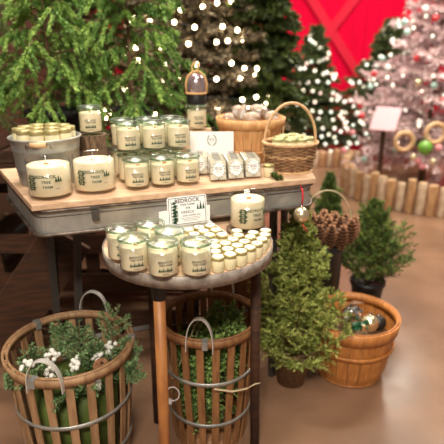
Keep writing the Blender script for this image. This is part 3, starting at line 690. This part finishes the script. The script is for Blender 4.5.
slat_basket(SB1,'large oak-slatted basket with metal handles holding fir sprigs and white berries at lower left',.198,.165,HB,M['slat'],20,.1,(.27,.10),(math.radians(-105),math.radians(10),math.radians(140)),(math.radians(82),math.radians(-93)),.052,.098)
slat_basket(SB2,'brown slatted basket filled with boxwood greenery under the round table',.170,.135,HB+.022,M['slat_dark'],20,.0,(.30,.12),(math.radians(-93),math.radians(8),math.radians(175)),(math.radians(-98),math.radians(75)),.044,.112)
# contents
def heap(loc,r,z0,z1,mm,label,name='packing'):
    mb=MB(); mb.lathe([(0,z0),(r*.9,z0),(r,z1-.03),(r*.7,z1),(0,z1+.01)],32,jit=.03); o=mb.build(name,mm); o.location=loc; tag(o,label,'filling'); return o
heap(SB1,.146,.014,.33,M['fir'],'dark green packing low in the oak-slatted basket','greenery_packing')
def sprig(loc,rot,L,label,k=9,mm='sprig',seed=1):
    t=thing('fir_sprig',loc,label,'sprig','fir sprigs in the oak-slatted basket'); t.rotation_euler=rot; rn=random.Random(seed)
    segs=[((0,0,0),(0,0,L))]
    for i in range(k):
        z=L*(.1+.75*i/k); l=L*.38*(1-.6*i/k)+.01; s_=1 if i%2 else -1; segs.append(((0,0,z),(s_*l*.75,rn.uniform(-.3,.3)*l,z+l*.75)))
    quads('needles',needles(segs,110,.015,.0032,.85),M[mm],t)
    mb=MB(); 
    for a,b in segs: mb.tube([a,b],.0016,5)
    mb.build('stem',M['twig'],t); return t
sps=[((.085,.045,.30),(-.15,.28,0),.235,'tallest fir sprig standing upright at the back right of the oak-slatted basket'),((.015,.03,.31),(-.2,.10,.4),.16,'fir sprig left of the tallest one in the oak-slatted basket'),((.115,.005,.31),(.1,.7,.2),.15,'fir sprig leaning to the right rim of the oak-slatted basket'),
 ((-.055,-.04,.31),(.7,-.5,.2),.17,'frosted fir sprig leaning left behind the front handle of the oak-slatted basket'),((.05,-.08,.30),(.8,.25,.1),.15,'fir sprig leaning forward at the front of the oak-slatted basket'),((-.10,.03,.31),(.1,-.6,.9),.14,'fir sprig at the left side of the oak-slatted basket'),((.10,-.07,.29),(.6,.8,1.1),.14,'fir sprig low at the right front of the oak-slatted basket'),((-.01,-.10,.29),(.9,-.2,.6),.13,'fir sprig low behind the front slats of the oak-slatted basket')]
sps+=[((-.03,.06,.33),(-.3,-.2,.2),.13,'fir sprig at the back left of the oak-slatted basket under the rear handle'),((.06,-.02,.34),(.3,.1,.8),.12,'short fir sprig in the middle of the oak-slatted basket'),((-.12,-.08,.32),(.6,-.2,.3),.13,'fir sprig by the left front slats of the oak-slatted basket'),((.13,-.03,.30),(.3,.9,.1),.14,'fir sprig poking past the right rim of the oak-slatted basket'),((.0,-.06,.34),(.9,.6,.2),.13,'fir sprig lying across the white berries in the oak-slatted basket')]
for i,(l,r,Ls,lab) in enumerate(sps): sprig(SB1+Vector(l)+Vector((0,0,.025)),r,Ls*1.05,lab,seed=i+2)
def berries(loc,label,seed,n=14,rad=.026):
    t=thing('berry_cluster',loc,label,'berries','white berry clusters in the oak-slatted basket'); rn=random.Random(seed); mb=MB()
    for i in range(n):
        a=rn.uniform(0,2*PI); u=rn.uniform(-.2,1); q=rad*rn.uniform(.6,1); s_=math.sqrt(max(0,1-u*u)); mb.sphere((q*s_*cos(a),q*s_*sin(a),q*u),.0082,10)
    mb.build('berries',M['berry'],t); mb=MB(); mb.tube([(0,0,-.05),(0,0,0)],.0015,5); mb.build('stalk',M['twig'],t)
for i,(l,lab) in enumerate([((.035,-.055,.375),'white berry cluster at the centre of the oak-slatted basket'),((-.035,-.105,.375),'white berry cluster just behind the front handle of the oak-slatted basket'),((-.125,-.06,.37),'white berry cluster at the far left of the oak-slatted basket'),((.09,-.02,.375),'white berry cluster right of centre in the oak-slatted basket'),((.10,-.105,.34),'white berry cluster near the right front slats of the oak-slatted basket'),((-.07,.01,.36),'white berry cluster toward the back left of the oak-slatted basket'),((.125,.04,.37),'white berry cluster near the right rim clip of the oak-slatted basket')]):
    berries(SB1+Vector(l)+Vector((0,0,.035)),lab,i)
def cone_mesh(mb,L,r,X,turns=9):
    for k in range(turns):
        z=L*k/turns; rr=r*(sin(PI*(.18+.78*k/turns))**.7); n=max(5,int(9*rr/r)+2)
        for j in range(n):
            a=2*PI*(j+.5*(k%2))/n; w=PI/n*rr*.9+.002; c,s_=cos(a),sin(a)
            p=lambda x,y,zz:(x*c-y*s_,x*s_+y*c,zz)
            mb.add([p(rr*.25,-w*.5,z),p(rr*.25,w*.5,z),p(rr,w,z+L*.07),p(rr*1.05,0,z+L*.095),p(rr,-w,z+L*.07),p(rr*.9,0,z+L*.03)],[(0,1,2,3),(0,3,4),(0,4,5),(1,5,2),(2,5,3),(3,5,4),(0,5,1)],0,False,X)
    mb.lathe([(0,0),(r*.5,L*.1),(r*.5,L*.6),(r*.2,L*.95),(0,L)],10,1,X)
def cone(loc,rot,label,L=.06,r=.024):
    mb=MB(); cone_mesh(mb,L,r,None); o=mb.build('pinecone',[M['cone'],M['conedark']]); o.location=loc; o.rotation_euler=rot; tag(o,label,'pinecone')
cone(SB1+Vector((.105,-.045,.385)),(.5,.3,0),'small brown pinecone among the sprigs at the right of the oak-slatted basket')
cone(SB1+Vector((.04,-.10,.37)),(1.2,.3,0),'small brown pinecone near the front rim of the oak-slatted basket',.05,.02)
# boxwood
t=thing('boxwood_greenery',SB2,'dense boxwood clippings heaped in the brown slatted basket','greenery')
def leaves(pts,size):
    pts=np.asarray(pts); n=len(pts); D=unit(RS.randn(n,3)+np.array([0,0,.5])); sd=unit(np.cross(D,RS.randn(n,3))); L=size*(.7+.6*RS.rand(n,1)); up=np.cross(D,sd)*.15*L
    return np.stack([pts,pts+D*L*.5+sd*L*.32+up,pts+D*L,pts+D*L*.5-sd*L*.32+up],1)
pp=[]; tws=[]
rn=random.Random(11)
for i in range(520):
    a=rn.uniform(0,2*PI); q=math.sqrt(rn.random())*.125; x,y=q*cos(a),q*sin(a); top=.415+.085*max(0,min(1,(x+.06)/.13))+.02*sin(9*x+4*y)
    z=rn.uniform(.05,1)**.5*top; e=Vector((x,y,z)); s0=e+Vector((rn.uniform(-.01,.01),rn.uniform(-.01,.01),-.04)); tws.append((s0,e))
    for k in range(26): pp.append(tuple(e.lerp(s0,rn.random()*.8)+Vector((rn.gauss(0,.007),rn.gauss(0,.007),rn.gauss(0,.005)))))
quads('leaves',leaves(pp,.013),M['box'],t)
for i,(pts,lab) in enumerate([([(-.06,-.02,.36),(-.035,.02,.42),(.0,.06,.45),(.05,.09,.43),(.09,.06,.40)],'curved pale reed arching over the boxwood at the back'),([(-.10,-.09,.34),(-.075,-.05,.39),(-.05,.0,.44),(-.03,.02,.46)],'straight pale reed leaning at the left of the boxwood')]):
    mb=MB(); mb.tube(pts,.0022,6); o=mb.build('reed',M['reed']); o.location=SB2; tag(o,lab,'reed')
mb=MB(); mb.tube([(.02,-.184,.31),(.08,-.178,.295),(.13,-.15,.285),(.165,-.12,.285)],[.0035,.0035,.003,.002],6); mb.tube([(.13,-.15,.285),(.155,-.15,.302),(.175,-.14,.30)],.0022,5); o=mb.build('bare_twig',M['reed']); o.location=SB2; tag(o,'pale bare twig lying across the front slats of the brown basket','twig')
mb=MB(); mb.tube([(-.12+.022*cos(a),-.155,.29+.028*sin(a)) for a in [i*2*PI/20 for i in range(20)]],.0022,6,closed=True); mb.box((-.135,-.158,.262),(.022,.0016,.022)); o=mb.build('twine_tag',M['paper']); o.location=SB2+Vector((0,-.004,-.02)); tag(o,'small white paper tag with a twine ring on the left slats of the brown basket','tag')

# ------------------------------------------------------------------ clutter under the tables
t=thing('wooden_crate',(-.62,2.42,0),'dark wooden crate stand behind the table holding the potted trees','crate')
mb=MB()
for z in (.10,.30,.50,.70,.84): mb.box((0,-.24,z),(1.0,.02,.09)); mb.box((0,.24,z),(1.0,.02,.09))
for x in (-.49,.49):
    for z in (.10,.30,.50,.70,.84): mb.box((x,0,z),(.02,.46,.09))
mb.build('side_slats',M['darkwood'],t); mb=MB(); mb.box((0,0,.875),(1.02,.52,.02)); mb.build('top_board',M['darkwood'],t)
for x in (-.46,0,.46): mb=MB(); mb.box((x,-.22,.43),(.06,.02,.86)); mb.build('post',M['darkwood'],t)
t=thing('storage_box',(.13,2.28,0),'reddish-brown wooden box on the floor behind the baskets under the table','box'); mb=MB(); mb.box((0,0,.18),(.4,.26,.36)); mb.build('body',M['redwood'],t,.004)
mb=MB(); mb.box((0,0,.375),(.42,.28,.03)); mb.build('lid',M['darkwood'],t,.003)
t=thing('plank_board',(-.86,1.62,0),'slanted brown board leaning at the far left under the plank table','board'); mb=MB(); mb.box((0,0,.36),(.20,.03,.62),0,RY(.62)@RX(-.12)@RZ(.2)); t.location=(-1.0,1.78,.12); mb.build('board',M['darkwood'],t,.003)

# ------------------------------------------------------------------ hanging gold ornament
gp=Vector((.268,1.603,.838)); ball('bauble',gp,.0275,M['goldball'],'champagne gold bauble hanging on a red ribbon from the right end of the plank table')
mb=MB(); mb.tube([(0,.028,.095),(.0,.006,.085),(.003,0,.06),(0,0,.037)],.0028,6); mb.tube([(0,0,.045),(.004,-.003,.0),(.006,.0,-.02),(.010,0,-.04)],.003,5) if False else None
o=mb.build('red_ribbon',M['ribbon']); o.location=gp; tag(o,'thin red ribbon looping from the table apron to the gold bauble','ribbon')
mb=MB(); mb.tube([(0,0,0),(.008,-.003,-.014),(.016,0,-.022),(.020,.003,-.036)],.005,6,flat=(1,.3)); o=mb.build('ribbon_tail',M['ribbon']); o.location=gp+Vector((.004,-.002,-.030)); tag(o,'loose end of red ribbon below the hanging gold bauble','ribbon')
mb=MB(); mb.tube([(0,.03,0),(0,0,0),(0,0,.008)],.0022,6); o=mb.build('hook',M['black']); o.location=gp+Vector((0,.014,.092)); tag(o,'small black hook on the table apron holding the red ribbon','hook')

# ------------------------------------------------------------------ junipers
jseg=dict(twn=10,twl=.46,el=.62,droop=-.10,rmin=.05,sub=6,subl=.40)
def juniper(loc,label,H,R,n,mf,seed,pot,minor,z0=.10,pw=.7):
    return tree('potted_juniper',loc,label,'shrub','feathery junipers at the right',H,z0,dict(R=R,n=n,seed=seed,pw=pw,**jseg),12,.016,.0038,.42,mf,.012,pot,minor=minor)
juniper((.300,1.83,0),'bright green feathery juniper in front, between the slatted basket and the large bushel basket',.79,.235,100,M['jun'],3,(.075,.06,.14,M['burlap'],'root_ball'),(M['junlt'],.42),.05,.85)
juniper((.80,2.48,0),'dark green feathery juniper behind the large bushel basket',.56,.275,90,M['jun2'],9,(.09,.07,.17,M['pot'],'pot'),(M['jun'],.3),.13,.95)
juniper((.62,2.78,0),'small juniper farthest back, beyond the table end',.62,.15,60,M['jun2'],17,(.08,.07,.17,M['pot'],'pot'),(M['jun'],.2),.16)
juniper((.50,2.52,0),'low dark juniper in the shade behind the pinecone basket',.36,.14,60,M['jun2'],21,(.08,.07,.15,M['pot'],'pot'),(M['jun'],.15),.14)
# pinecone basket
pcb=Vector((.478,2.16,0)); mb=MB(); mb.lathe([(0,0),(.075,0),(.085,.48),(.09,.49),(.09,.52),(.0,.52)],36); o=mb.build('black_planter',M['pot']); o.location=pcb; tag(o,'tall black planter under the pinecone basket','planter')
t=thing('pinecone_basket',pcb+Vector((0,0,.5205)),'round basket ringed with brown pinecones and a thin pale wire handle','basket')
mb=MB(); mb.lathe([(0,.0),(.10,.0),(.105,.095),(.098,.06),(.094,.05),(0,.05)],36,X=Matrix.Diagonal((1,.75,1,1))); mb.build('bowl',M['conedark'],t)
base=None
for i in range(23):
    a=2*PI*(i+.5)/14; x,y=.122*cos(a),.122*.78*sin(a)
    if i>=14: x,y=(0 if i==22 else .066*cos(i*.785)),(0 if i==22 else .052*sin(i*.785))
    if base is None: mb=MB(); cone_mesh(mb,.115,.0275,None,8); base=mb.build('pinecone',[M['cone'],M['conedark']],t); o=base
    else: o=base.copy(); COL.objects.link(o); o.parent=t
    o.location=(x,y,.004+random.uniform(-.012,.012)+(.008 if i>=14 else 0)); o.rotation_euler=(random.uniform(-.06,.06),random.uniform(.0,.09),random.uniform(-.3,.3))
mb=MB(); mb.tube([(.112*cos(a),0,.09+.155*sin(a)) for a in [PI*i/24 for i in range(25)]],.0028,6); mb.build('handle',M['reed'],t)

# ------------------------------------------------------------------ potted trees at the left
cs=dict(twn=8,twl=.44,el=.38,droop=.60,pw=.5,rmin=.08,tws=.8,twdown=.65)
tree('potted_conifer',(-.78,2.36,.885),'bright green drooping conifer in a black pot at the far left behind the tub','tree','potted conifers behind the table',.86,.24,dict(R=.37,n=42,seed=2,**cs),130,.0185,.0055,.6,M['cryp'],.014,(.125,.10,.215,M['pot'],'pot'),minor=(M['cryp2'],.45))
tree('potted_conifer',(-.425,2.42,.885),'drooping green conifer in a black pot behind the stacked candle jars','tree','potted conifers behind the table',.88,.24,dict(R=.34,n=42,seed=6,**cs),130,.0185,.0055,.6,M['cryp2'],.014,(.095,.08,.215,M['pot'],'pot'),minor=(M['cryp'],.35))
tree('potted_conifer',(-1.42,3.05,0),'tall dark conifer in the corner at the far left','tree','potted conifers behind the table',2.2,.6,dict(R=.5,n=70,seed=12,**cs),50,.022,.005,.42,M['fir'],.02,(.16,.13,.3,M['pot'],'pot'))

# ------------------------------------------------------------------ christmas trees with lights
fs_=dict(twn=9,twl=.38,el=.15,droop=.12,pw=.9,rmin=.05)
def lightstring(base,label,group,z0,z1,R,n,br_,m_,seed,pw=.9):
    t=thing('light_string',base,label,'string lights',group); rn=random.Random(seed); pts=[]
    turns=9
    for i in range(n):
        f=(i+.5)/n; z=z0+(z1-z0)*(1-(1-f)**.72); q=(z-z0)/(z1-z0); r=(R*(1-q)**pw+.04)*rn.uniform(.95,1.12); a=-PI/2+1.75*math.asin(sin(i*.37))/(PI/2)+rn.uniform(-.12,.12); pts.append((r*cos(a),r*sin(a),z+rn.uniform(-.02,.02)))
    mb=MB(); mb.tube(pts,.0025,4,sm=False); mb.build('wire',M['black'],t)
    b=None
    for p in pts:
        if b is None: mb=MB(); mb.sphere((0,0,0),br_,8); b=mb.build('bulb',m_,t); o=b
        else: o=b.copy(); COL.objects.link(o); o.parent=t
        o.location=p
    return t
tree('frosted_tree',(-.22,3.35,0),'frosted brown artificial Christmas tree with warm lights behind the foil dome','tree',None,2.45,.35,dict(R=.58,n=270,seed=31,twn=13,twl=.42,el=.15,droop=.1,pw=.7,rmin=.07),36,.040,.014,.75,M['silverfol'],.03)
lightstring((-.22,3.35,0),'string of warm bulbs wound on the frosted brown tree',None,.85,2.15,.50,100,.0135,M['bulb'],5,.8)
tree('fir_tree',(.23,3.50,0),'unlit dark green fir tree behind the bushel basket on the table','tree',None,2.35,.35,dict(R=.31,n=290,seed=41,twn=14,twl=.42,el=.1,droop=.25,pw=.55,rmin=.07),44,.040,.011,.6,M['fir'],.03,minor=(M['fird'],.4))
tree('fir_tree',(-.78,3.6,0),'dark fir tree filling the gap behind the two potted conifers','tree',None,2.5,.35,dict(R=.6,n=170,seed=43,twn=11,twl=.42,el=.1,droop=.25,pw=.6,rmin=.07),34,.036,.010,.6,M['fird'],.03)
tree('lit_tree',(1.16,6.55,0),'small green tree covered in white lights against the red wall, left of the gap','tree',None,1.58,.15,dict(R=.48,n=150,seed=51,**fs_),34,.05,.012,.7,M['fird'],.03)
lightstring((1.16,6.55,0),'white light string on the left small tree by the red wall','white light strings on far trees',.15,1.56,.47,100,.021,M['bulbw'],8)
tree('lit_tree',(2.10,6.6,0),'wide green tree covered in white lights against the red wall, behind the pink tree','tree',None,1.66,.15,dict(R=.74,n=200,seed=61,**fs_),34,.05,.012,.7,M['fird'],.03)
lightstring((2.10,6.6,0),'white light string on the wide tree behind the pink tree','white light strings on far trees',.15,1.64,.73,100,.022,M['bulbw'],9)
tree('lit_tree',(.30,6.9,0),'green tree far behind the dark fir, near the red wall','tree',None,1.25,.15,dict(R=.5,n=70,seed=71,**fs_),20,.05,.012,.7,M['fird'],.03)
pt=Vector((2.05,5.0,0)); tree('pink_tree',pt,'pink flocked Christmas tree at the right inside the log fence','tree',None,2.2,.28,dict(R=.82,n=150,seed=81,twn=10,twl=.38,el=.05,droop=.05,pw=.85,rmin=.05),24,.055,.016,.75,M['pinkfol'],.035)
lightstring(pt,'soft white light string on the pink tree',None,.35,2.15,.80,60,.015,M['bulbw'],10,.85)
bm_=[mat('pink_gloss',(.80,.30,.33),.25),mat('white_gloss',(.85,.82,.80),.25),mat('red_gloss',(.65,.05,.06),.25),mat('mint_gloss',(.45,.68,.62),.25),M['goldball']]
bn=['pink','white','red','mint','gold']; protos=[]; rn=random.Random(77)
for i in range(70):
    q=rn.random()**1.2; z=.38+1.7*q; a=-PI/2+rn.uniform(-1.9,1.2); r=.84*(1-(z-.28)/1.92)**.85+.05; p=pt+Vector((r*cos(a),r*sin(a),z)); c=rn.randrange(5)
    lab=f'{bn[c]} bauble hanging on the pink tree'
    if len([1 for k in protos if k[0]==c])==0: protos.append((c,ball('tree_bauble',p,.030,bm_[c],lab,'ornament',True,f'{bn[c]} baubles on the pink tree')))
    else: dup([k[1] for k in protos if k[0]==c][0],p,0,lab,f'{bn[c]} baubles on the pink tree')
# wreath rings and green ball on the pink tree
for (dx,dz,r,lab) in ((-.20,.55,.075,'left tan ring wreath hanging low on the pink tree'),(.06,.62,.08,'right tan ring wreath hanging low on the pink tree')):
    mb=MB(); mb.tube([(r*cos(a),0,r*sin(a)) for a in [i*2*PI/24 for i in range(24)]],.022,8,closed=True); o=mb.build('ring_wreath',M['wicker_pale']); o.location=(1.76+dx,4.27,dz+.05) ; tag(o,lab,'wreath')
ball('tree_bauble',(1.72,4.20,.56),.06,mat('lime_gloss',(.16,.38,.05),.3),'large lime green bauble beside the log fence at right')
# sign
t=thing('slanted_sign',(1.43,4.42,0),'blank pale pink slanted sign board on a post in front of the pink tree','sign')
mb=MB(); mb.box((0,0,0),(.22,.26,.015),0,T_((0,0,.77))@RZ(-.55)@RX(.75)); mb.build('board',mat('pale_pink_board',(.62,.38,.42),.6),t,.002); mb=MB(); mb.box((0,.02,.375),(.035,.03,.75)); mb.build('post',M['darkwood'],t)
# log fences
lm=mat('peeled_log',(.62,.38,.19),.7,c2=(.42,.22,.10),scale=8,stretch=(4,4,1)); lm2=mat('birch_log',(.74,.60,.44),.7,c2=(.50,.33,.20),scale=8,stretch=(3,3,2))
prot={}
def logs(path,r,h,label,gname,seed):
    rn=random.Random(seed); P_=[Vector((*p,0)) for p in path]; tot=sum((P_[i+1]-P_[i]).length for i in range(len(P_)-1)); n=int(tot/(2*r*1.04)); t=thing('log_fence',P_[0],label,'fence')
    for i in range(n):
        s_=tot*(i+.5)/n
        for k in range(len(P_)-1):
            l=(P_[k+1]-P_[k]).length
            if s_<=l: p=P_[k].lerp(P_[k+1],s_/l); break
            s_-=l
        kk=i%4; key=(gname,kk)
        if key not in prot:
            mb=MB(); rr=r*(.86+.045*kk); hh_=h*(.88+.05*((kk*3)%4)); mb.lathe([(rr*.9,0),(rr,.01),(rr*.97,hh_-.006),(rr*.9,hh_)],14,0); mb.lathe([(rr*.9,hh_),(0,hh_)],14,1); mb.lathe([(rr*.9,0),(0,0)],14,1)
            prot[key]=mb.build('log',[lm if kk%2 else lm2,M['cutwood']],t).data; o=t.children[-1] if False else [c for c in t.children if c.data==prot[key]][0]
        else:
            o=bpy.data.objects.new('log',prot[key]); COL.objects.link(o); o.parent=t
        o.location=p-P_[0]
    return t
logs([(1.45,5.5),(1.24,4.95),(1.25,4.60),(1.45,4.28),(1.72,4.08),(2.10,3.95),(2.6,3.95)],.042,.29,'low curved fence of upright pale logs around the pink tree','near',1)
logs([(.2,5.85),(1.0,5.85),(1.68,5.95)],.04,.20,'low fence of reddish logs in front of the far lit tree','far',2)

# ------------------------------------------------------------------ lights
def area(name,loc,size,power,col,rot=(0,0,0),sy=None):
    l=bpy.data.lights.new(name,'AREA'); l.energy=power; l.color=col; l.size=size; l.shape='RECTANGLE'; l.size_y=sy or size; o=bpy.data.objects.new(name,l); COL.objects.link(o); o.location=loc; o.rotation_euler=rot; return o
n_=0
for x,y,p in ((-.2,-1.5,150),(.2,1.0,30),(-.6,2.6,62),(2.2,3.8,90),(.6,5.6,75),(2.4,6.5,52)):  # unseen lamps added for the light; the first brightens the jar fronts
    t=thing('added_ceiling_lamp',(x,y,3.45),'unseen flat rectangular ceiling lamp added above the shop floor','lamp','added ceiling lamps'); mb=MB(); mb.box((0,0,.05),(1.0,.5,.06)); mb.build('housing',M['black'],t); mb=MB(); mb.box((0,0,.012),(.96,.46,.015)); mb.build('diffuser',M['lamp'],t)
    area('added_lamp_light',(x,y,3.43),.95,p,(1,.90,.76),sy=.45)
w=bpy.data.worlds.new('world'); S.world=w; w.use_nodes=True; w.node_tree.nodes['Background'].inputs[0].default_value=(1,.90,.78,1); w.node_tree.nodes['Background'].inputs[1].default_value=.13
try:
    S.cycles.transparent_max_bounces=24; S.cycles.sample_clamp_indirect=6
except Exception: pass
